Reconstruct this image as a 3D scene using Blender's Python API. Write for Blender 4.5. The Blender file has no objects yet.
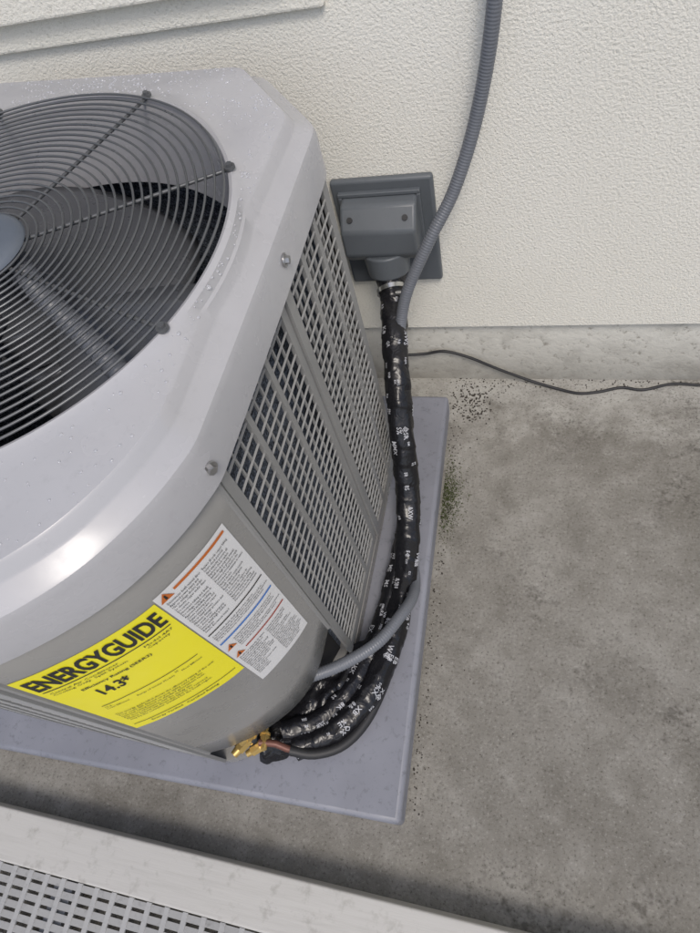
import bpy, bmesh, math, random
from mathutils import Vector, Matrix, noise
random.seed(7)
S=bpy.context.scene
# ------------------------------------------------------------ materials
def mat(name,col=(.5,.5,.5),rough=.5,metal=0.0,spec=.5):
    m=bpy.data.materials.new(name);m.use_nodes=True
    n=m.node_tree.nodes;b=n['Principled BSDF']
    b.inputs['Base Color'].default_value=(*col,1);b.inputs['Roughness'].default_value=rough
    b.inputs['Metallic'].default_value=metal;b.inputs['Specular IOR Level'].default_value=spec
    return m,m.node_tree,b
def N(t,ty,**k):
    n=t.nodes.new(ty)
    for a,v in k.items():
        if a in n.inputs: n.inputs[a].default_value=v
        else: setattr(n,a,v)
    return n
def L(t,a,b): t.links.new(a,b)
def coords(t,kind='Object'):
    return N(t,'ShaderNodeTexCoord').outputs[kind]
def noise_n(t,co,scale,detail=4,rough=.55,dist=0):
    n=N(t,'ShaderNodeTexNoise');n.inputs['Scale'].default_value=scale;n.inputs['Detail'].default_value=detail
    n.inputs['Roughness'].default_value=rough;n.inputs['Distortion'].default_value=dist
    L(t,co,n.inputs['Vector']);return n.outputs['Fac']
def ramp(t,fac,stops,interp='LINEAR'):
    r=N(t,'ShaderNodeValToRGB');e=r.color_ramp.elements;r.color_ramp.interpolation=interp
    while len(e)<len(stops):e.new(.5)
    for i,(p,c) in enumerate(stops):
        e[i].position=p;e[i].color=(*c,1) if not isinstance(c,(int,float)) else (c,c,c,1)
    L(t,fac,r.inputs['Fac']);return r.outputs['Color']
def mix(t,fac,a,b,mode='MIX'):
    m=N(t,'ShaderNodeMix');m.data_type='RGBA';m.blend_type=mode
    for s,v in ((0,fac),(6,a),(7,b)):
        if isinstance(v,(int,float)): m.inputs[s].default_value=v if s==0 else (v,v,v,1)
        elif isinstance(v,tuple): m.inputs[s].default_value=(*v,1)
        else: L(t,v,m.inputs[s])
    return m.outputs[2]
def bump(t,b,h,strength,dist):
    n=N(t,'ShaderNodeBump');n.inputs['Strength'].default_value=strength;n.inputs['Distance'].default_value=dist
    L(t,h,n.inputs['Height']);
    if b.inputs['Normal'].is_linked:
        L(t,b.inputs['Normal'].links[0].from_socket,n.inputs['Normal'])
    L(t,n.outputs['Normal'],b.inputs['Normal'])
# stucco
def m_stucco():
    m,t,b=mat('stucco',(.78,.765,.70),.92,0,.15);co=coords(t)
    big=noise_n(t,co,1.6,3);c=ramp(t,big,[(.3,(.755,.735,.66)),(.7,(.81,.795,.73))])
    f=noise_n(t,co,200,3,.62)
    c=mix(t,ramp(t,f,[(.30,.7),(.43,0.0)]),c,(.60,.585,.51));L(t,c,b.inputs['Base Color'])
    bump(t,b,f,.9,.0029);return m
def m_found():
    m,t,b=mat('foundation_concrete',(.5,.5,.47),.9,0,.2);co=coords(t)
    n1=noise_n(t,co,7,5,.65,.5);c=ramp(t,n1,[(.3,(.50,.49,.45)),(.5,(.66,.65,.60)),(.7,(.74,.73,.68))])
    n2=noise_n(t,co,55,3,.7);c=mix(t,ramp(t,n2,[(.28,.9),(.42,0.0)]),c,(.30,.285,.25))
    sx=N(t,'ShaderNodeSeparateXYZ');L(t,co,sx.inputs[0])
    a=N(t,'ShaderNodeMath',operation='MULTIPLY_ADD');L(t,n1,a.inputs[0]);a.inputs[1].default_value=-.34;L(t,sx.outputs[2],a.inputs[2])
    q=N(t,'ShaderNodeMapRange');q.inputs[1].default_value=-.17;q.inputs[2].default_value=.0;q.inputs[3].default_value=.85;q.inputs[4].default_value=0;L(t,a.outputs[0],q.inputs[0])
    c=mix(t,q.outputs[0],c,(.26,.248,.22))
    L(t,c,b.inputs['Base Color']);bump(t,b,n2,.6,.004);return m
def m_ground():
    m,t,b=mat('weathered_concrete',(.3,.28,.25),.88,0,.25);co=coords(t)
    a=noise_n(t,co,2.3,5,.62,.3);c=ramp(t,a,[(.28,(.155,.146,.127)),(.5,(.222,.212,.19)),(.72,(.30,.29,.265))])
    a2=noise_n(t,co,12,6,.70,.2);c=mix(t,ramp(t,a2,[(.34,.45),(.50,0.0)]),c,(.11,.102,.086))
    c=mix(t,ramp(t,a2,[(.52,0.0),(.72,.5)]),c,(.36,.352,.325))
    sx=N(t,'ShaderNodeSeparateXYZ');L(t,co,sx.inputs[0])
    q=N(t,'ShaderNodeMath',operation='MULTIPLY_ADD');L(t,a2,q.inputs[0]);q.inputs[1].default_value=.5;L(t,sx.outputs[1],q.inputs[2])
    q2=N(t,'ShaderNodeMapRange');q2.inputs[1].default_value=1.12;q2.inputs[2].default_value=1.29;q2.inputs[3].default_value=0;q2.inputs[4].default_value=.75;L(t,q.outputs[0],q2.inputs[0])
    c=mix(t,q2.outputs[0],c,(.42,.412,.38))
    a3=noise_n(t,co,170,2,.7);c=mix(t,ramp(t,a3,[(.3,.7),(.44,0.0)]),c,(.085,.078,.065))
    c=mix(t,ramp(t,a3,[(.58,0.0),(.72,.35)]),c,(.44,.43,.40))
    v=noise_n(t,co,24,3,.82)
    p=N(t,'ShaderNodeMath',operation='MULTIPLY_ADD');L(t,sx.outputs[0],p.inputs[0]);p.inputs[1].default_value=.14;L(t,noise_n(t,co,3.1,2),p.inputs[2])
    patch=ramp(t,p.outputs[0],[(.48,0.0),(.64,1.0)])
    sp=mix(t,1.0,ramp(t,v,[(.48,0.0),(.64,.65)]),patch,'MULTIPLY')
    c=mix(t,sp,c,(.055,.048,.04))
    L(t,c,b.inputs['Base Color'])
    bump(t,b,a3,.6,.002);return m
def m_paint(name,col,rough=.38,var=.05,dirt=.0,metal=0):
    m,t,b=mat(name,col,rough,metal,.5);co=coords(t)
    n=noise_n(t,co,6,3,.6);c=ramp(t,n,[(.3,tuple(x*(1-var) for x in col)),(.7,tuple(min(1,x*(1+var)) for x in col))])
    if dirt:
        d=noise_n(t,co,70,4,.75);c=mix(t,ramp(t,d,[(.55,0.0),(.75,dirt)]),c,tuple(x*.45 for x in col))
    L(t,c,b.inputs['Base Color'])
    r=ramp(t,noise_n(t,co,22,3),[(.3,max(.05,rough-.08)),(.7,rough+.1)]);L(t,r,b.inputs['Roughness'])
    return m
M={}
M['stucco']=m_stucco();M['found']=m_found();M['ground']=m_ground()
M['cover']=m_paint('cover_paint',(.41,.41,.425),.22,.04,.14)
M['panel']=m_paint('panel_paint',(.255,.251,.240),.28,.05,.10)
M['grille']=m_paint('grille_paint',(.25,.25,.245),.36,.05,.15)
M['pad']=m_paint('pad_plastic',(.21,.217,.25),.5,.12,.7)
M['coverbox']=m_paint('cover_box_plastic',(.10,.112,.125),.42,.05,.2)
M['conduit']=m_paint('conduit_plastic',(.135,.145,.165),.42,.05,.15)
M['wire']=m_paint('guard_wire',(.12,.125,.13),.32,.05,.1,.3)
M['blade']=m_paint('fan_blade',(.105,.11,.12),.30,.1,.2,.2)
M['dark']=mat('dark_interior',(.012,.012,.013),.7)[0]
M['hub']=m_paint('hub_plate',(.12,.14,.17),.38,.05,.25)
M['screw']=mat('screw_steel',(.42,.42,.42),.3,.9)[0]
M['brass']=m_paint('brass',(.60,.42,.15),.35,.15,.5,.7)
M['copper']=m_paint('copper',(.14,.06,.045),.5,.3,.6,.3)
M['rubber']=mat('cable_rubber',(.018,.018,.02),.55)[0]
M['white']=m_paint('label_white',(.66,.66,.66),.35,.02,.04)
M['yellow']=m_paint('label_yellow',(.82,.74,.02),.4,.02,.03)
M['ink']=mat('ink',(.015,.015,.015),.5)[0]
M['orange']=mat('ink_orange',(.50,.13,.02),.5)[0]
M['blue']=mat('ink_blue',(.06,.18,.5),.5)[0]
M['red']=mat('ink_red',(.35,.05,.03),.5)[0]
M['clamp']=mat('clamp_steel',(.6,.6,.58),.22,1)[0]
M['tape_print']=mat('tape_print',(.42,.43,.46),.45)[0]
def m_coil():
    m,t,b=mat('coil_fins',(.1,.12,.15),.5,.3);co=coords(t)
    n=noise_n(t,co,300,2,.8);c=ramp(t,n,[(.36,(.02,.025,.035)),(.5,(.10,.12,.155)),(.66,(.36,.40,.48))])
    w=N(t,'ShaderNodeTexWave');w.bands_direction='Z';w.inputs['Scale'].default_value=14;w.inputs['Distortion'].default_value=.6;L(t,co,w.inputs['Vector'])
    c=mix(t,.35,c,w.outputs['Color'],'MULTIPLY');L(t,c,b.inputs['Base Color']);return m
M['coil']=m_coil()
def m_wrap():
    m,t,b=mat('black_wrap',(.009,.009,.011),.27,0,.42);co=coords(t)
    bump(t,b,noise_n(t,co,55,1,.6,1.2),.45,.004);return m
M['wrap']=m_wrap()
def m_timber(name,base,dark,dirt):
    m,t,b=mat(name,(.7,.7,.66),.6);co=coords(t)
    mp=N(t,'ShaderNodeMapping');mp.inputs['Scale'].default_value=(3,40,40);L(t,co,mp.inputs['Vector'])
    g=noise_n(t,mp.outputs[0],3,4,.6);d=noise_n(t,co,24,4,.7)
    c=mix(t,ramp(t,g,[(.3,.35),(.55,0.0)]),base,dark)
    c=mix(t,ramp(t,d,[(.56,0.0),(.76,.6)]),c,dirt);L(t,c,b.inputs['Base Color']);bump(t,b,g,.4,.0015);return m
M['timber']=m_timber('painted_timber',(.47,.46,.435),(.38,.37,.345),(.22,.205,.18))
M['grate']=m_paint('grate_metal',(.36,.36,.355),.45,.06,.5)
m,t,b=mat('water',(.62,.63,.66),.03);b.inputs['Alpha'].default_value=.55;M['water']=m
M['glass']=mat('window_glass',(.03,.04,.045),.05)[0]
M['moss']=mat('moss',(.055,.07,.018),.9)[0]
M['soil']=mat('soil_bits',(.04,.034,.028),.95)[0]
# ------------------------------------------------------------ geometry helpers
class MB:
    def __init__(s): s.v=[];s.f=[];s.mi=[]
    def add(s,vs,fs,mi=0):
        o=len(s.v);s.v+= [tuple(v) for v in vs]
        for f in fs: s.f.append([i+o for i in f]);s.mi.append(mi)
    def box(s,c,size,M3=None,mi=0):
        sx,sy,sz=[x/2 for x in size];vs=[]
        for z in(-sz,sz):
            for y in(-sy,sy):
                for x in(-sx,sx):
                    p=Vector((x,y,z))
                    if M3 is not None:p=M3@p
                    vs.append(p+Vector(c))
        s.add(vs,[(0,2,3,1),(4,5,7,6),(0,1,5,4),(2,6,7,3),(0,4,6,2),(1,3,7,5)],mi)
    def grid(s,rows,closed=False,mi=0):
        n=len(rows[0]);vs=[p for r in rows for p in r];fs=[]
        for i in range(len(rows)-1):
            for j in range(n if closed else n-1):
                k=(j+1)%n;fs.append((i*n+j,i*n+k,(i+1)*n+k,(i+1)*n+j))
        s.add(vs,fs,mi)
    def obj(s,name,mats,parent=None,smooth=False,bevel=0,solid=0,angle=35):
        me=bpy.data.meshes.new(name);me.from_pydata(s.v,[],s.f)
        for m in mats: me.materials.append(m)
        for p,i in zip(me.polygons,s.mi): p.material_index=i
        me.validate();bm=bmesh.new();bm.from_mesh(me)
        bmesh.ops.recalc_face_normals(bm,faces=bm.faces)
        bm.to_mesh(me);bm.free();me.update()
        o=bpy.data.objects.new(name,me);S.collection.objects.link(o)
        if parent:o.parent=parent
        if solid:
            md=o.modifiers.new('s','SOLIDIFY');md.thickness=solid;md.offset=0
        if bevel:
            md=o.modifiers.new('b','BEVEL');md.width=bevel;md.segments=3;md.limit_method='ANGLE'
        if smooth:
            me.shade_smooth()
            try: me.set_sharp_from_angle(angle=math.radians(angle))
            except Exception: pass
        return o
def empty(name,loc=(0,0,0)):
    o=bpy.data.objects.new(name,None);S.collection.objects.link(o);return o
def catmull(pts,step):
    P=[Vector(p) for p in pts];P=[2*P[0]-P[1]]+P+[2*P[-1]-P[-2]];out=[]
    for i in range(1,len(P)-2):
        a,b,c,d=P[i-1:i+3];n=max(2,int((c-b).length/step))
        for k in range(n):
            u=k/n;out.append(.5*((2*b)+(c-a)*u+(2*a-5*b+4*c-d)*u*u+(3*b-a-3*c+d)*u**3))
    out.append(P[-2]);return out
FR={}
def tube(name,pts,rad,mats,parent=None,step=.01,seg=16,rfun=None,cap=True):
    C=catmull(pts,step);rows=[];s=0;prev=None;fr=[]
    for i,p in enumerate(C):
        tg=(C[min(i+1,len(C)-1)]-C[max(i-1,0)]).normalized()
        if prev is None: nrm=tg.orthogonal().normalized()
        else: nrm=(prev-tg*prev.dot(tg)).normalized()
        prev=nrm;bn=tg.cross(nrm)
        if i: s+=(C[i]-C[i-1]).length
        row=[]
        for k in range(seg):
            a=2*math.pi*k/seg;r=rad if rfun is None else rfun(s,a,rad)
            row.append(p+(nrm*math.cos(a)+bn*math.sin(a))*r)
        rows.append(row);fr.append((s,p.copy(),nrm.copy(),bn.copy()))
    mb=MB();mb.grid(rows,closed=True)
    if cap:
        n=len(mb.v);mb.f.append(list(range(seg))[::-1]);mb.mi.append(0);mb.f.append(list(range(n-seg,n)));mb.mi.append(0)
    FR[name]=(fr,rad,rfun)
    return mb.obj(name,mats,parent,smooth=True,angle=60)
def cyl(mb,c,axis,r,h,seg=20,mi=0,r2=None):
    ax=Vector(axis).normalized();q=ax.to_track_quat('Z','Y').to_matrix();r2=r if r2 is None else r2
    A=[Vector(c)+q@Vector((r*math.cos(2*math.pi*k/seg),r*math.sin(2*math.pi*k/seg),-h/2)) for k in range(seg)]
    B=[Vector(c)+q@Vector((r2*math.cos(2*math.pi*k/seg),r2*math.sin(2*math.pi*k/seg),h/2)) for k in range(seg)]
    fs=[(k,(k+1)%seg,seg+(k+1)%seg,seg+k) for k in range(seg)]+[list(range(seg))[::-1],list(range(seg,2*seg))]
    mb.add(A+B,fs,mi)
def text_mesh(body,bold=0,res=1):
    cu=bpy.data.curves.new('t','FONT');cu.body=body;cu.resolution_u=res;cu.offset=bold;cu.space_line=.95
    o=bpy.data.objects.new('tmp',cu);S.collection.objects.link(o)
    dg=bpy.context.evaluated_depsgraph_get();me=bpy.data.meshes.new_from_object(o.evaluated_get(dg))
    bpy.data.objects.remove(o);return me
# ------------------------------------------------------------ setting
mb=MB();mb.add([(-40,-40,0),(40,-40,0),(40,1.30,0),(-40,1.30,0)],[(0,1,2,3)]);mb.obj('ground',[M['ground']])
WY=1.04
house=empty('house_wall')
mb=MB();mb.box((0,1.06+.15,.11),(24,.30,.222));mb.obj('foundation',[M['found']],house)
wx0,wx1,wz0,wz1=-1.56,-.366,.98,2.05
mb=MB()
mb.box((0,WY+.15,(.222+wz0)/2),(24,.30,wz0-.222))
mb.box((0,WY+.15,(wz1+3.0)/2),(24,.30,3.0-wz1))
mb.box(((-12+wx0)/2,WY+.15,(wz0+wz1)/2),(wx0+12,.30,wz1-wz0))
mb.box(((12+wx1)/2,WY+.15,(wz0+wz1)/2),(12-wx1,.30,wz1-wz0))
mb.obj('stucco',[M['stucco']],house)
mb=MB()
ox0,ox1,oz0,oz1=-1.62,-.306,.92,2.11
def frame(mb,x0,x1,z0,z1,w,y0,y1,mi=0):
    mb.box(((x0+x1)/2,(y0+y1)/2,z0+w/2),(x1-x0,y1-y0,w),mi=mi);mb.box(((x0+x1)/2,(y0+y1)/2,z1-w/2),(x1-x0,y1-y0,w),mi=mi)
    mb.box((x0+w/2,(y0+y1)/2,(z0+z1)/2),(w,y1-y0,z1-z0-2*w),mi=mi);mb.box((x1-w/2,(y0+y1)/2,(z0+z1)/2),(w,y1-y0,z1-z0-2*w),mi=mi)
frame(mb,ox0,ox1,oz0,oz1,.10,WY-.012,WY+.02)
frame(mb,ox0+.048,ox1-.048,oz0+.048,oz1-.048,.055,WY-.032,WY-.0125)
mb.obj('window_surround',[M['stucco']],house,bevel=.006)
mb=MB();frame(mb,ox0+.103,ox1-.103,oz0+.103,oz1-.103,.05,WY-.005,WY+.05);mb.obj('window_frame',[M['timber']],house,bevel=.003)
mb=MB();mb.box(((wx0+wx1)/2,WY+.07,(wz0+wz1)/2),(1.3,.01,1.2));mb.obj('window_pane',[M['glass']],house)
# pad
PX0,PX1,PY0,PY1,PZ=-1.125,-.175,.004,.953,.07
pad=empty('equipment_pad')
mb=MB();mb.box(((PX0+PX1)/2,(PY0+PY1)/2,PZ/2),(PX1-PX0,PY1-PY0,PZ-.002));mb.obj('slab',[M['pad']],pad,smooth=True,bevel=.010)
# timber kerb and metal grate (very slightly out of square with the wall)
rz=Matrix.Rotation(math.radians(-1.1),4,'Z');pv=Matrix.Translation((-1.0,-.1,0))
sq=pv@rz@pv.inverted()
mb=MB();mb.box((0,-.139,.036),(7,.088,.072));kerb=mb.obj('timber_curb',[M['timber']],bevel=.004);kerb.matrix_world=sq
deck=empty('metal_grate');mb=MB()
for i in range(44):
    mb.box((0,-.194-.0170*i,.052),(7,.0112,.005),Matrix.Rotation(math.radians(-12),3,'X'))
for i in range(190):
    mb.box((-3.5+.037*i,-.556,.0535),(.010,.74,.004),None)
mb.obj('slotted_plate',[M['grate']],deck)
mb=MB()
for x in [-2.4,-1.6,-.8,.0,.8,1.6,2.4]: mb.box((x,-.56,.024),(.04,.74,.044))
mb.obj('bearers',[M['grate']],deck)
deck.matrix_world=sq
# ------------------------------------------------------------ condenser unit
ac=empty('air_conditioner_condenser')
CX,CY=-.644,.513
corner=[(-.515,.058),(-.470,.082),(-.415,.120),(-.369,.164),(-.330,.225),(-.306,.285)]
cc=[p.to_2d() for p in catmull([(x,y,0) for x,y in corner],.006)]
RF0,RF1=(-.306,.285),(-.286,.770)
RC1=(-.392,.908);BL=(-.86,.955);L1=(-.985,.87);L0=(-1.05,.20);FL=(-.96,.078)
poly=[tuple(p) for p in cc]+[RF1,RC1,BL,L1,L0,FL]
def rad(th):
    d=(math.cos(th),math.sin(th));best=0
    for i in range(len(poly)):
        ax,ay=poly[i];bx,by=poly[(i+1)%len(poly)];ex,ey=bx-ax,by-ay
        den=d[0]*ey-d[1]*ex
        if abs(den)<1e-9: continue
        t=((ax-CX)*ey-(ay-CY)*ex)/den;u=((ax-CX)*d[1]-(ay-CY)*d[0])/den
        if t>0 and -1e-6<=u<=1+1e-6: best=max(best,t)
    return best
TH=[2*math.pi*i/360 for i in range(360)]
RR=[rad(t) for t in TH]
for _ in range(3): RR=[(RR[i-1]+2*RR[i]+RR[(i+1)%360])/4 for i in range(360)]
CR=.322
def ring(fn,z): 
    return [Vector((CX+fn(i)*math.cos(t),CY+fn(i)*math.sin(t),z)) for i,t in enumerate(TH)]
ov=.014
ZT=.9225
def crs(i): return max(RR[i]-.021,CR+.013)
def rt(i,f): return crs(i)*(1-f)+(CR+.010)*f
prof=[ring(lambda i:RR[i]+ov-.010,.826),ring(lambda i:RR[i]+ov,.826),ring(lambda i:RR[i]+ov,.884),ring(lambda i:RR[i]+ov-.003,.892),
 ring(lambda i:RR[i]+ov-.008,.896),ring(lambda i:max(RR[i]-.010,crs(i)+.009),.905),ring(lambda i:max(RR[i]-.0125,crs(i)+.0065),.908),ring(lambda i:crs(i)+.003,.920),ring(crs,.9225)]
for f in (.25,.5,.75): prof.append(ring(lambda i,f=f:rt(i,f),ZT+.010*f))
prof+= [ring(lambda i:CR+.010,.933),ring(lambda i:CR+.004,.9365),ring(lambda i:CR,.935),ring(lambda i:CR-.003,.928),ring(lambda i:CR-.005,.80)]
mb=MB();mb.grid(prof,closed=True);mb.obj('top_cover',[M['cover']],ac,smooth=True,angle=28)
mb=MB()
base=[ring(lambda i:RR[i]-.02,.0725),ring(lambda i:RR[i]+.004,.0725),ring(lambda i:RR[i]+.004,.1),ring(lambda i:RR[i]-.003,.1)]
base.append(ring(lambda i:.02,.095));mb.grid(base,closed=True);mb.obj('base_pan',[M['panel']],ac,smooth=True,angle=30)
mb=MB();mb.grid([ring(lambda i:RR[i]-.030,.1),ring(lambda i:RR[i]-.030,.84)],closed=True);mb.obj('coil',[M['coil']],ac,smooth=True)
def grille(name,A,B,z0,z1,groups,cells,pitch,margin=.012,gap=.012,hb=.0034,vb=.0016,off0=0):
    A=Vector((*A,0));B=Vector((*B,0));u=(B-A);W=u.length;u.normalize();n=Vector((u.y,-u.x,0))
    M3=Matrix((u,n,Vector((0,0,1)))).transposed()
    mb=MB();th=.003
    def bar(u0,u1,za,zb,off=0,t=th,tilt=0):
        c=A+u*((u0+u1)/2)+n*(off+off0)+Vector((0,0,(za+zb)/2));R=M3
        if tilt:R=M3@Matrix.Rotation(tilt,3,'X')
        mb.box(c,(u1-u0,t,zb-za),R)
    gw=(W-2*margin-gap*(groups-1))/groups
    bar(0,margin,z0,z1,t=.006);bar(W-margin,W,z0,z1,t=.006)
    bar(margin,W-margin,z0,z0+.03,t=.005);bar(margin,W-margin,z1-.02,z1,t=.005)
    for g in range(groups):
        g0=margin+g*(gw+gap)
        if g: bar(g0-gap,g0,z0+.03,z1-.02,off=.001,t=.006)
        for c in range(1,cells):
            x=g0+gw*c/cells;bar(x-vb,x+vb,z0+.03,z1-.02,off=-.001)
    z=z0+.03+pitch
    while z<z1-.022:
        bar(margin,W-margin,z-hb,z+hb,off=-.0005,t=.0030,tilt=math.radians(-28));z+=pitch
    return mb.obj(name,[M['grille']],ac)
def lerp2(a,b,f): return (a[0]+(b[0]-a[0])*f,a[1]+(b[1]-a[1])*f)
grille('side_grille_front',RF0,lerp2(RF0,RF1,.53),.10,.836,3,3,.0222,margin=.016,gap=.010)
grille('side_grille_rear',lerp2(RF0,RF1,.535),RF1,.10,.836,3,3,.0222,hb=.0076,vb=.0028,margin=.02,off0=.004)
grille('front_grille',FL,corner[0],.10,.836,4,3,.0222,off0=.003)
grille('rear_grille',RC1,BL,.10,.836,4,3,.0222)
grille('left_grille',L1,L0,.10,.836,4,3,.0222)
mb=MB()
for a,b in ((RF1,RC1),(BL,L1),(L0,FL)):
    mb.grid([[Vector((*lerp2(a,b,f),z)) for f in (0,.5,1)] for z in (.1,.836)])
mb.obj('corner_posts',[M['panel']],ac,solid=.004)
SL=[0]
for i in range(1,len(cc)): SL.append(SL[-1]+(cc[i]-cc[i-1]).length)
ST=SL[-1]
def P(s,z,off=0):
    s=max(0,min(ST-1e-6,s));i=0
    while SL[i+1]<s:i+=1
    f=(s-SL[i])/(SL[i+1]-SL[i]);p=cc[i].lerp(cc[i+1],f)
    a=cc[max(0,i-1)].lerp(cc[i],f);b=cc[min(i+1,len(cc)-1)].lerp(cc[min(i+2,len(cc)-1)],f);d=(b-a).normalized();n=Vector((d.y,-d.x))
    p=p+n*off;return Vector((p.x,p.y,z))
def s_of(x,y): return min(range(len(cc)),key=lambda i:(cc[i]-Vector((x,y))).length)
zb_pts=[(0,.200),(.15,.185),(.3,.18),(.62,.195),(.72,.21),(.85,.25),(1,.30)]
def zb(f):
    for (a,za),(b,zc) in zip(zb_pts,zb_pts[1:]):
        if f<=b: return za+(zc-za)*(f-a)/(b-a)
    return .3
mb=MB();rows=[]
for k in range(9):
    rows.append([P(ST*j/60,zb(j/60)+(.836-zb(j/60))*k/8) for j in range(61)])
mb.grid(rows);mb.obj('service_panel',[M['panel']],ac,smooth=True,solid=.003)
mb=MB()
for s0 in (.004,ST-.004):
    f=s0/ST;mb.grid([[P(s0-.004,z,.0015),P(s0-.002,z,.004),P(s0+.002,z,.004),P(s0+.004,z,.0015)] for z in (zb(f),.836)])
mb.obj('panel_seams',[M['grille']],ac,smooth=True)
mb=MB();mb.grid([[P(ST*j/40,z,-.026) for j in range(41)] for z in (.101,.5)]);mb.obj('recess_shade_sheet',[M['dark']],ac)  # added black sheet behind the panel, paints the recess's shade and hides the coil
# labels -------------------------------------------------------------
s_y0,s_m,s_w1=0.009,SL[s_of(-.369,.164)],SL[s_of(-.320,.255)]+.004
def patch(name,s0,s1,z0,z1,off,m):
    mb=MB();mb.grid([[P(s0+(s1-s0)*j/24,z,off) for j in range(25)] for z in (z0,(z0+z1)/2,z1)])
    return mb.obj(name,[m],ac,smooth=True)
YT,YB=.757,.475
WT,WB=.765,.395
patch('energy_label',s_y0,s_m-.001,YB,YT,.0022,M['yellow'])
patch('warning_label',s_m+.001,s_w1,WB,WT,.0024,M['white'])
def text(name,body,s0,ztop,w,h,m,off=.0032,bold=0):
    me=text_mesh(body,bold,1 if len(body)>60 else 3)
    xs=[v.co.x for v in me.vertices];ys=[v.co.y for v in me.vertices]
    x0,x1,y0,y1=min(xs),max(xs),min(ys),max(ys)
    for v in me.vertices:
        v.co=P(s0+(v.co.x-x0)/(x1-x0)*w,ztop-(y1-v.co.y)/(y1-y0)*h,off)
    me.materials.append(m);ob=bpy.data.objects.new(name,me);S.collection.objects.link(ob);ob.parent=ac
yw=s_m-s_y0
text('energy_title','ENERGYGUIDE',s_y0+.007,YT-.010,yw-.014,.036,M['ink'],bold=.03)
patch('energy_rule',s_y0+.007,s_m-.008,YT-.053,YT-.051,.0031,M['ink'])
text('energy_sub','Central Air Conditioner              Model 4A7\nCooling Only  Split System           Capacity',s_y0+.010,YT-.058,yw-.02,.013,M['ink'])
text('energy_head','Efficiency Rating (SEER2)',s_y0+.035,YT-.080,yw-.085,.008,M['ink'],bold=.01)
text('energy_num','14.3*',s_y0+.042,YT-.096,.040,.026,M['ink'],bold=.02)
patch('energy_scale',s_y0+.02,s_m-.02,YT-.1535,YT-.152,.0031,M['ink'])
text('energy_range','13.4                                                          25\nLeast Efficient       Range of Similar Models       Most Efficient',s_y0+.02,YT-.158,yw-.04,.012,M['ink'])
text('energy_body','This energy guide label shows the efficiency rating of the unit.\nYour costs will depend on your utility rates and use.\nSeasonal rating based on standard government tests.\nFor more information visit the energy site.\nNotice: federal law allows this label to be removed\nonly by the consumer. Installed for the South region.',s_y0+.014,YT-.195,yw-.03,.045,M['ink'])
patch('energy_rule2',s_y0+.008,s_m-.008,YB+.022,YB+.0235,.0031,M['ink'])
text('energy_foot','Energy Verified   Certified Rating',s_y0+.03,YB+.017,yw-.07,.008,M['ink'])
ww=s_w1-s_m
words='warning hazardous voltage disconnect all electric power including remote disconnects before servicing failure to do so could result in property damage severe personal injury or death refrigerant under high pressure explosion hazard use only approved copper tubing and follow the service manual replace covers check ground install per code minimum circuit ampacity'.split()
def lorem(lines,chars):
    out=[]
    for _ in range(lines):
        l='';lim=chars if random.random()<.7 else int(chars*random.uniform(.4,.9))
        while len(l)<lim-4: l+=random.choice(words)+' '
        out.append(l[:lim].strip().capitalize())
    return '\n'.join(out)
def block(tag,a,b,z1,z0,n,c): text('warning_text_'+tag,lorem(n,c),s_m+a*ww,z1,(b-a)*ww,z1-z0,M['ink'])
hh=WT-WB
def fz(f): return WT-hh*f
patch('warn_bar1',s_m+.024,s_w1-.005,fz(.033),fz(.020),.0033,M['orange'])
block('a',.06,.5,fz(.06),fz(.36),17,30);block('b',.53,.96,fz(.06),fz(.36),17,30)
patch('warn_bar2',s_m+.005,s_w1-.005,fz(.392),fz(.385),.0033,M['ink'])
block('c',.06,.96,fz(.41),fz(.47),4,62)
patch('warn_bar3',s_m+.005,s_w1-.005,fz(.503),fz(.492),.0033,M['blue'])
block('d',.2,.96,fz(.525),fz(.62),6,52)
patch('warn_bar4',s_m+.024,s_w1-.005,fz(.654),fz(.645),.0033,M['red'])
block('e',.06,.5,fz(.68),fz(.93),14,30);block('f',.53,.96,fz(.68),fz(.96),16,30)
def tri(s,z,a):
    mb=MB();mb.add([P(s-a,z-a*.8,.0036),P(s+a,z-a*.8,.0036),P(s,z+a,.0036)],[(0,1,2)]);mb.obj('warn_triangle',[M['orange']],ac)
    mb=MB();mb.add([P(s-.0015,z-a*.5,.0040),P(s+.0015,z-a*.5,.0040),P(s+.001,z+a*.5,.0040),P(s-.001,z+a*.5,.0040)],[(0,1,2,3)]);mb.obj('warn_mark',[M['ink']],ac)
tri(s_m+.012,fz(.028),.009);tri(s_m+.012,fz(.56),.008);tri(s_m+.012,fz(.65),.008)
mb=MB()
for x,y,z in ((-.30,.28,.855),(-.292,.56,.862),(-.50,.05,.85)):
    th=math.atan2(y-CY,x-CX);i=int(round(math.degrees(th)))%360;r=RR[i]+ov
    c=Vector((CX+r*math.cos(th),CY+r*math.sin(th),z));d=(math.cos(th),math.sin(th),0)
    cyl(mb,c+Vector(d)*.001,d,.0085,.002);cyl(mb,c+Vector(d)*.004,d,.0052,.006,6);
mb.obj('skirt_screws',[M['screw']],ac,smooth=True,angle=30)
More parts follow.
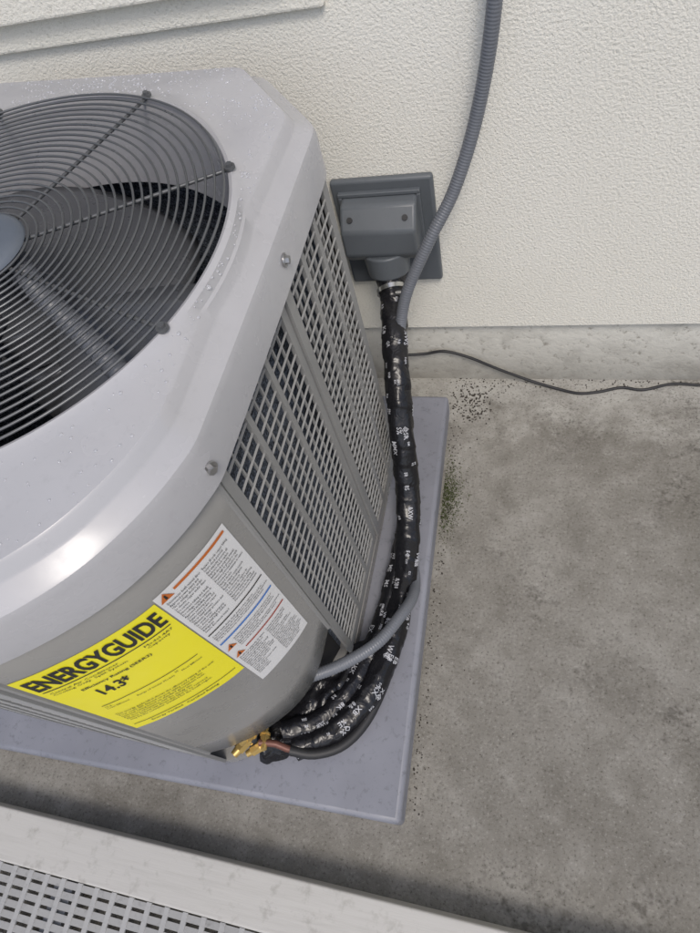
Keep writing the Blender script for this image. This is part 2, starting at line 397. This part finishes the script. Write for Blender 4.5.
# fan guard --------------------------------------------------------
mb=MB()
def torus(R,r,z,seg=120,k=6):
    rows=[]
    for i in range(seg):
        a=2*math.pi*i/seg
        rows.append([Vector((CX+(R+r*math.cos(2*math.pi*j/k))*math.cos(a),CY+(R+r*math.cos(2*math.pi*j/k))*math.sin(a),z+r*math.sin(2*math.pi*j/k))) for j in range(k)])
    rows.append(rows[0]);mb.grid(rows,closed=True)
nr=23
for i in range(nr):
    R=.070+(CR-.074)*i/(nr-1);torus(R,.0016,.9405-.004*(1-(R/CR)**2))
mb.obj('guard_rings',[M['wire']],ac,smooth=True,angle=80)
mb=MB()
for k in range(8):
    a=math.radians(22+45*k);d=Vector((math.cos(a),math.sin(a),0));c0=Vector((CX,CY,0))
    n=12
    for j in range(n):
        r0=.05+(CR-.045)*j/n;r1=.05+(CR-.045)*(j+1)/n
        p0=c0+d*r0+Vector((0,0,.9365-.004*(1-(r0/CR)**2)));p1=c0+d*r1+Vector((0,0,.9365-.004*(1-(r1/CR)**2)))
        cyl(mb,(p0+p1)/2,p1-p0,.0024,(p1-p0).length,8)
    cyl(mb,c0+d*(CR+.004)+Vector((0,0,.9390)),(0,0,1),.0068,.003,16);cyl(mb,c0+d*(CR+.004)+Vector((0,0,.942)),(0,0,1),.0042,.004,6)
mb.obj('guard_spokes',[M['wire']],ac,smooth=True,angle=50)
mb=MB();hr=[]
for r,z in ((.0,.948),(.046,.948),(.057,.946),(.064,.942),(.066,.937),(.061,.935)):
    hr.append([Vector((CX+max(r,.0005)*math.cos(t),CY+max(r,.0005)*math.sin(t),z)) for t in TH[::6]])
mb.grid(hr,closed=True);mb.obj('guard_hub',[M['hub']],ac,smooth=True,angle=50)
for k in range(3):
    mb=MB();a0=math.radians(75+120*k);rows=[]
    for i in range(13):
        r=.055+.250*i/12;span=math.radians(50+34*math.sin(math.pi*min(1,i/12*.8+.15)));row=[]
        sweep=math.radians(22)*(i/12)**1.5
        for j in range(13):
            f=j/12-.5;a=a0+span*f+sweep
            z=.80+f*(.15-.04*i/12)-.04*(f*f)
            r_=r-.02*abs(f*2)**3 if i==12 else r
            row.append(Vector((CX+r_*math.cos(a),CY+r_*math.sin(a),z)))
        rows.append(row)
    mb.grid(rows);mb.obj('fan_blade',[M['blade']],ac,smooth=True,solid=.002,angle=60)
mb=MB();cyl(mb,(CX,CY,.82),(0,0,1),.062,.06,32);cyl(mb,(CX,CY,.70),(0,0,1),.075,.17,32);cyl(mb,(CX,CY,.865),(0,0,1),.012,.06,16)
mb.obj('fan_motor',[M['blade']],ac,smooth=True,bevel=.004,angle=40)
mb=MB();mb.box((CX-.010,CY-.115,.868),(.07,.055,.002),Matrix.Rotation(.5,3,'Z'));mb.box((CX-.005,CY-.085,.860),(.02,.10,.012),Matrix.Rotation(.1,3,'Z'),mi=1)
mb.obj('motor_sticker_bracket',[M['white'],M['blade']],ac)
mb=MB();cyl(mb,(CX+.06,CY+.02,.30),(0,0,1),.085,.36,32);mb.obj('compressor',[M['dark']],ac,smooth=True,bevel=.03,angle=40)
def ringfun(p,a):
    return lambda s,th,r: r+a*math.sin(2*math.pi*s/p)
tube('motor_lead',[(CX+.03,CY+.02,.905),(-.56,.48,.905),(-.48,.420,.897),(-.42,.375,.882),(-.38,.345,.85)],.013,[M['conduit']],ac,step=.0015,rfun=ringfun(.006,.0012))
mb=MB()
bm=bmesh.new();bmesh.ops.create_icosphere(bm,subdivisions=2,radius=1);ico=([v.co.copy() for v in bm.verts],[[v.index for v in f.verts] for f in bm.faces]);bm.free()
for k in range(850):
    i=random.choice(list(range(40,150))*3+list(range(0,360)))
    f=random.uniform(-.0,.95);r=rt(i,f);z=ZT+.010*f
    q=random.uniform(.0008,.0021)*(1.6 if random.random()<.14 else 1)
    c=Vector((CX+r*math.cos(TH[i]),CY+r*math.sin(TH[i]),z))
    mb.add([c+Vector((v.x*q,v.y*q,v.z*q*.55)) for v in ico[0]],ico[1])
mb.obj('water_drops',[M['water']],ac,smooth=True,angle=180)
mb=MB()
def valve(c,d,s=1):
    d=Vector(d).normalized();c=Vector(c)
    cyl(mb,c,d,.011*s,.022*s,6);cyl(mb,c+d*.016*s,d,.0085*s,.014*s,16,r2=.007*s);cyl(mb,c-d*.02*s,d,.007*s,.03*s,12)
    cyl(mb,c-d*.012*s,d,.0125*s,.004*s,16)
valve((-.470,.084,.150),(-.45,-.75,.15));valve((-.456,.098,.168),(-.3,-.6,.55),.85);valve((-.450,.084,.128),(-.7,-.5,-.1),.9);valve((-.432,.10,.145),(.2,-.8,.3),.8)
mb.obj('service_valves',[M['brass']],ac,smooth=True,angle=35)
# ------------------------------------------------------------ wall pipe cover
wc=empty('wall_pipe_cover')
px0,px1,pz0,pz1=-.368,-.172,.384,.634
mb=MB();mb.box(((px0+px1)/2,WY-.008,(pz0+pz1)/2),(px1-px0,.016,pz1-pz0));mb.obj('flange',[M['coverbox']],wc,smooth=True,bevel=.006)
mb=MB();hx0,hx1=-.348,-.202
pr=[(WY-.016,.606),(WY-.046,.603),(WY-.080,.568),(WY-.084,.516),(WY-.070,.495),(WY-.016,.488)]
mb.add([(hx0,y,z) for y,z in pr]+[(hx1,y,z) for y,z in pr],
 [(0,1,2,3,4,5),(11,10,9,8,7,6)]+[(i,i+6,(i+1)%6+6,(i+1)%6) for i in range(6)])
mb.obj('hood',[M['coverbox']],wc,smooth=True,bevel=.006,angle=30)
mb=MB();frame(mb,hx0-.006,hx1+.006,.481,.614,.008,WY-.026,WY-.0155);
mb.obj('hood_rim',[M['coverbox']],wc,bevel=.002)
mb=MB()
ang=Vector((.04,-.22,-1)).normalized()
cyl(mb,Vector((-.272,WY-.052,.478)),ang,.048,.05,32,r2=.043);mb.obj('collar',[M['coverbox']],wc,smooth=True,bevel=.004,angle=35)
mb=MB();cyl(mb,Vector((-.270,WY-.064,.444)),ang,.039,.066,32,r2=.026);mb.obj('rubber_boot',[M['rubber']],wc,smooth=True,bevel=.003,angle=35)
mb=MB()
for x in(-.328,-.222): cyl(mb,(x,WY-.0645,.5865),(0,-.72,.69),.0055,.004,12)
mb.obj('screws',[M['rubber']],wc)
# ------------------------------------------------------------ pipes
def wrapr(s,a,r):
    n=noise.noise(Vector((math.cos(a)*1.5,math.sin(a)*1.5,s*20)))
    n2=noise.noise(Vector((math.cos(a)*4,math.sin(a)*4,s*70+9)))
    sp=(s/.042+a/(2*math.pi))%1.0
    return r*(1+.13*n+.03*n2)+.0020*(sp if sp<.9 else (1-sp)*9)
ls=empty('insulated_refrigerant_line')
tube('wrapped_bundle',[(-.271,.968,.450),(-.262,.93,.425),(-.250,.846,.393),(-.238,.744,.33),(-.224,.609,.16),(-.219,.50,.115),(-.221,.405,.102),(-.233,.30,.100),(-.266,.20,.100),(-.32,.135,.10),(-.385,.100,.105)],.0248,[M['wrap']],ls,step=.003,seg=40,rfun=wrapr)
tube('second_line',[(-.222,.58,.135),(-.232,.50,.105),(-.243,.41,.098),(-.262,.31,.100),(-.300,.21,.102),(-.350,.15,.105),(-.41,.12,.12)],.021,[M['wrap']],ls,step=.003,seg=36,rfun=wrapr)
tube('insulated_tail',[(-.215,.36,.090),(-.225,.27,.094),(-.252,.175,.096),(-.29,.118,.103),(-.34,.092,.115),(-.385,.090,.130)],.0095,[M['rubber']],ls)
tube('copper_end',[(-.355,.090,.119),(-.39,.092,.134),(-.41,.096,.143),(-.44,.093,.150)],.0065,[M['copper']],ls)
def tape_text(tn,body,s0,a0,hgt,pm):
    fr,rad_,rf=FR[tn];me=text_mesh(body,.012,1);vs=[v.co.copy() for v in me.vertices]
    k=hgt/.7
    for v,co in zip(me.vertices,vs):
        s=s0+co.x*k;a=a0-co.y*k/rad_+ (s-s0)*1.5
        s=min(s,fr[-1][0]-.001);lo,hi=0,len(fr)-1
        while hi-lo>1:
            mid=(lo+hi)//2
            if fr[mid][0]<s: lo=mid
            else: hi=mid
        f=min(1,max(0,(s-fr[lo][0])/(fr[hi][0]-fr[lo][0])))
        p=fr[lo][1].lerp(fr[hi][1],f);n=fr[lo][2].lerp(fr[hi][2],f);b2=fr[lo][3].lerp(fr[hi][3],f)
        v.co=p+(n*math.cos(a)+b2*math.sin(a))*(rf(s,a,rad_)+.0010)
    me.materials.append(pm);ob=bpy.data.objects.new('tape_print',me);S.collection.objects.link(ob);ob.parent=ls
for ti,(tn,Lm) in enumerate((('wrapped_bundle',1.16),('second_line',.54))):
    s=.045
    while s<Lm-.05:
        for a0 in (0,.9,1.8,2.7,3.6,4.5,5.4):
            if random.random()<.6:
                b=''.join(random.choice('&%8$@RSKWEXMQ#B') for _ in range(random.choice([2,2,3])))
                if random.random()<.4: b+='\n'+''.join(random.choice('&%8RSKEX') for _ in range(2))
                tape_text(tn,b,s+random.uniform(0,.02),a0+random.uniform(-.3,.3),random.choice([.0045,.0065,.0095]),M['tape_print'])
        s+=.031
mb=MB()
C=Vector((-.265,.945,.436));cyl(mb,C,(.3,-1,-.5),.0305,.009,28);cyl(mb,C+Vector((.02,-.02,.012)),(1,0,0),.005,.014,10)
mb.obj('hose_clamp',[M['clamp']],ls,smooth=True)
mb=MB();rows=[]
for i in range(44):
    f=i/43;a=Vector((-.455+.225*f,.066+.005*f+.22*f*f,0));bq=Vector((-.46+.19*f,.13+.20*f,0));row=[]
    for j in range(20):
        g=j/19;p=a.lerp(bq,g);p.x+=.008*noise.noise(Vector((f*9,g*2,3)));p.y+=.010*noise.noise(Vector((f*9,g*2,7)))
        z=.103+.020*abs(noise.noise(Vector((p.x*34,p.y*34,1))))+.012*math.sin(math.pi*g)-.028*(1-g)**3;row.append(Vector((p.x,p.y,z)))
    rows.append(row)
mb.grid(rows);mb.obj('loose_wrap',[M['wrap']],ls,smooth=True,angle=180)
cd=empty('flexible_electrical_conduit')
tube('conduit_run',[(-.035,1.015,1.35),(-.05,1.012,1.10),(-.058,1.005,.915),(-.085,1.0,.762),(-.126,.97,.645),(-.172,.93,.572),(-.220,.895,.482),(-.240,.865,.41),(-.250,.79,.330),(-.240,.70,.22),(-.230,.628,.115),(-.216,.53,.087),(-.198,.455,.095),(-.192,.40,.14),(-.206,.350,.172),(-.24,.290,.188),(-.301,.24,.195),(-.37,.205,.20),(-.40,.20,.20)],.0113,[M['conduit']],cd,step=.0014,seg=14,rfun=ringfun(.005,.0005))
tube('ground_cable',[(-.30,1.03,.13),(-.24,1.046,.118),(-.19,1.048,.125),(-.13,1.045,.105),(-.06,1.045,.06),(.02,1.04,.02),(.09,1.025,.006),(.14,1.012,.006),(.19,1.018,.006),(.24,1.032,.005),(.29,1.026,.005),(.36,1.045,.005),(.45,1.04,.006),(.7,1.045,.006),(1.6,1.04,.006)],.0036,[M['rubber']],None,step=.006,seg=10)
mb=MB()
bm=bmesh.new();bmesh.ops.create_icosphere(bm,subdivisions=1,radius=1);ic=([v.co.copy() for v in bm.verts],[[v.index for v in f.verts] for f in bm.faces]);bm.free()
def bits(n,fx,fy,q0,q1):
    for k in range(n):
        x,y=fx(),fy();q=random.uniform(q0,q1);w=random.random()*6
        mb.add([Vector((x,y,q*.3))+Vector(((v.x*math.cos(w)-v.y*math.sin(w))*q*random.uniform(.6,1.3),(v.x*math.sin(w)+v.y*math.cos(w))*q,v.z*q*.5)) for v in ic[0]],ic[1])
bits(260,lambda:random.uniform(-.17,1.2),lambda:1.058-abs(random.gauss(0,.014)),.0008,.0024)
bits(300,lambda:random.gauss(-.12,.028),lambda:random.gauss(.985,.04),.0008,.0030)
bits(240,lambda:-.170+abs(random.gauss(0,.014)),lambda:random.uniform(.02,.95),.0006,.0022)
bits(120,lambda:random.uniform(-.15,.9),lambda:random.uniform(-.05,1.0),.0005,.0014)
mb.obj('soil_debris',[M['soil']])
mb=MB()
for k in range(1500):
    x=-.170+abs(random.gauss(0,.022));y=random.gauss(.70,.05);h=random.uniform(.0005,.005);a=random.random()*6.28;w=.0014
    p=Vector((x,y,.001));d=Vector((math.cos(a),math.sin(a),0));e=Vector((random.uniform(-.003,.003),random.uniform(-.003,.003),h))
    mb.add([p-d*w,p+d*w,p+e],[(0,1,2)])
mb.obj('moss_patch',[M['moss']])
# ------------------------------------------------------------ light
W=bpy.data.worlds.new('World');S.world=W;W.use_nodes=True;t=W.node_tree
bg=t.nodes['Background'];sky=t.nodes.new('ShaderNodeTexSky');sky.sky_type='NISHITA';sky.sun_disc=False
Ld=Vector((-.30,.58,-1.0)).normalized()
el=math.asin(-Ld.z);az=math.atan2(-Ld.x,-Ld.y)
sky.sun_elevation=el;sky.sun_rotation=az;sky.air_density=1.0;sky.dust_density=3.0;sky.ozone_density=1.0
L(t,sky.outputs[0],bg.inputs[0]);bg.inputs[1].default_value=.15
sl=bpy.data.lights.new('sun','SUN');sl.energy=1.5;sl.angle=math.radians(16);sl.color=(1,.95,.88)
so=bpy.data.objects.new('sun',sl);S.collection.objects.link(so);so.rotation_mode='QUATERNION';so.rotation_quaternion=Ld.to_track_quat('-Z','Y')
# ------------------------------------------------------------ camera
cam=bpy.data.cameras.new('camera');co_=bpy.data.objects.new('camera',cam);S.collection.objects.link(co_)
cam.sensor_fit='VERTICAL';cam.sensor_height=36;cam.lens=631.8/933*36;cam.clip_start=.02;cam.clip_end=500
r=Vector((.9656,.1661,-.2000));u=Vector((-.0434,.8615,.5059));bk=Vector((.2563,-.4798,.8391))
co_.matrix_world=Matrix(((r.x,u.x,bk.x,0),(r.y,u.y,bk.y,0),(r.z,u.z,bk.z,1.355),(0,0,0,1)))
S.camera=co_
S.view_settings.view_transform='Standard';S.view_settings.look='None';S.view_settings.exposure=0
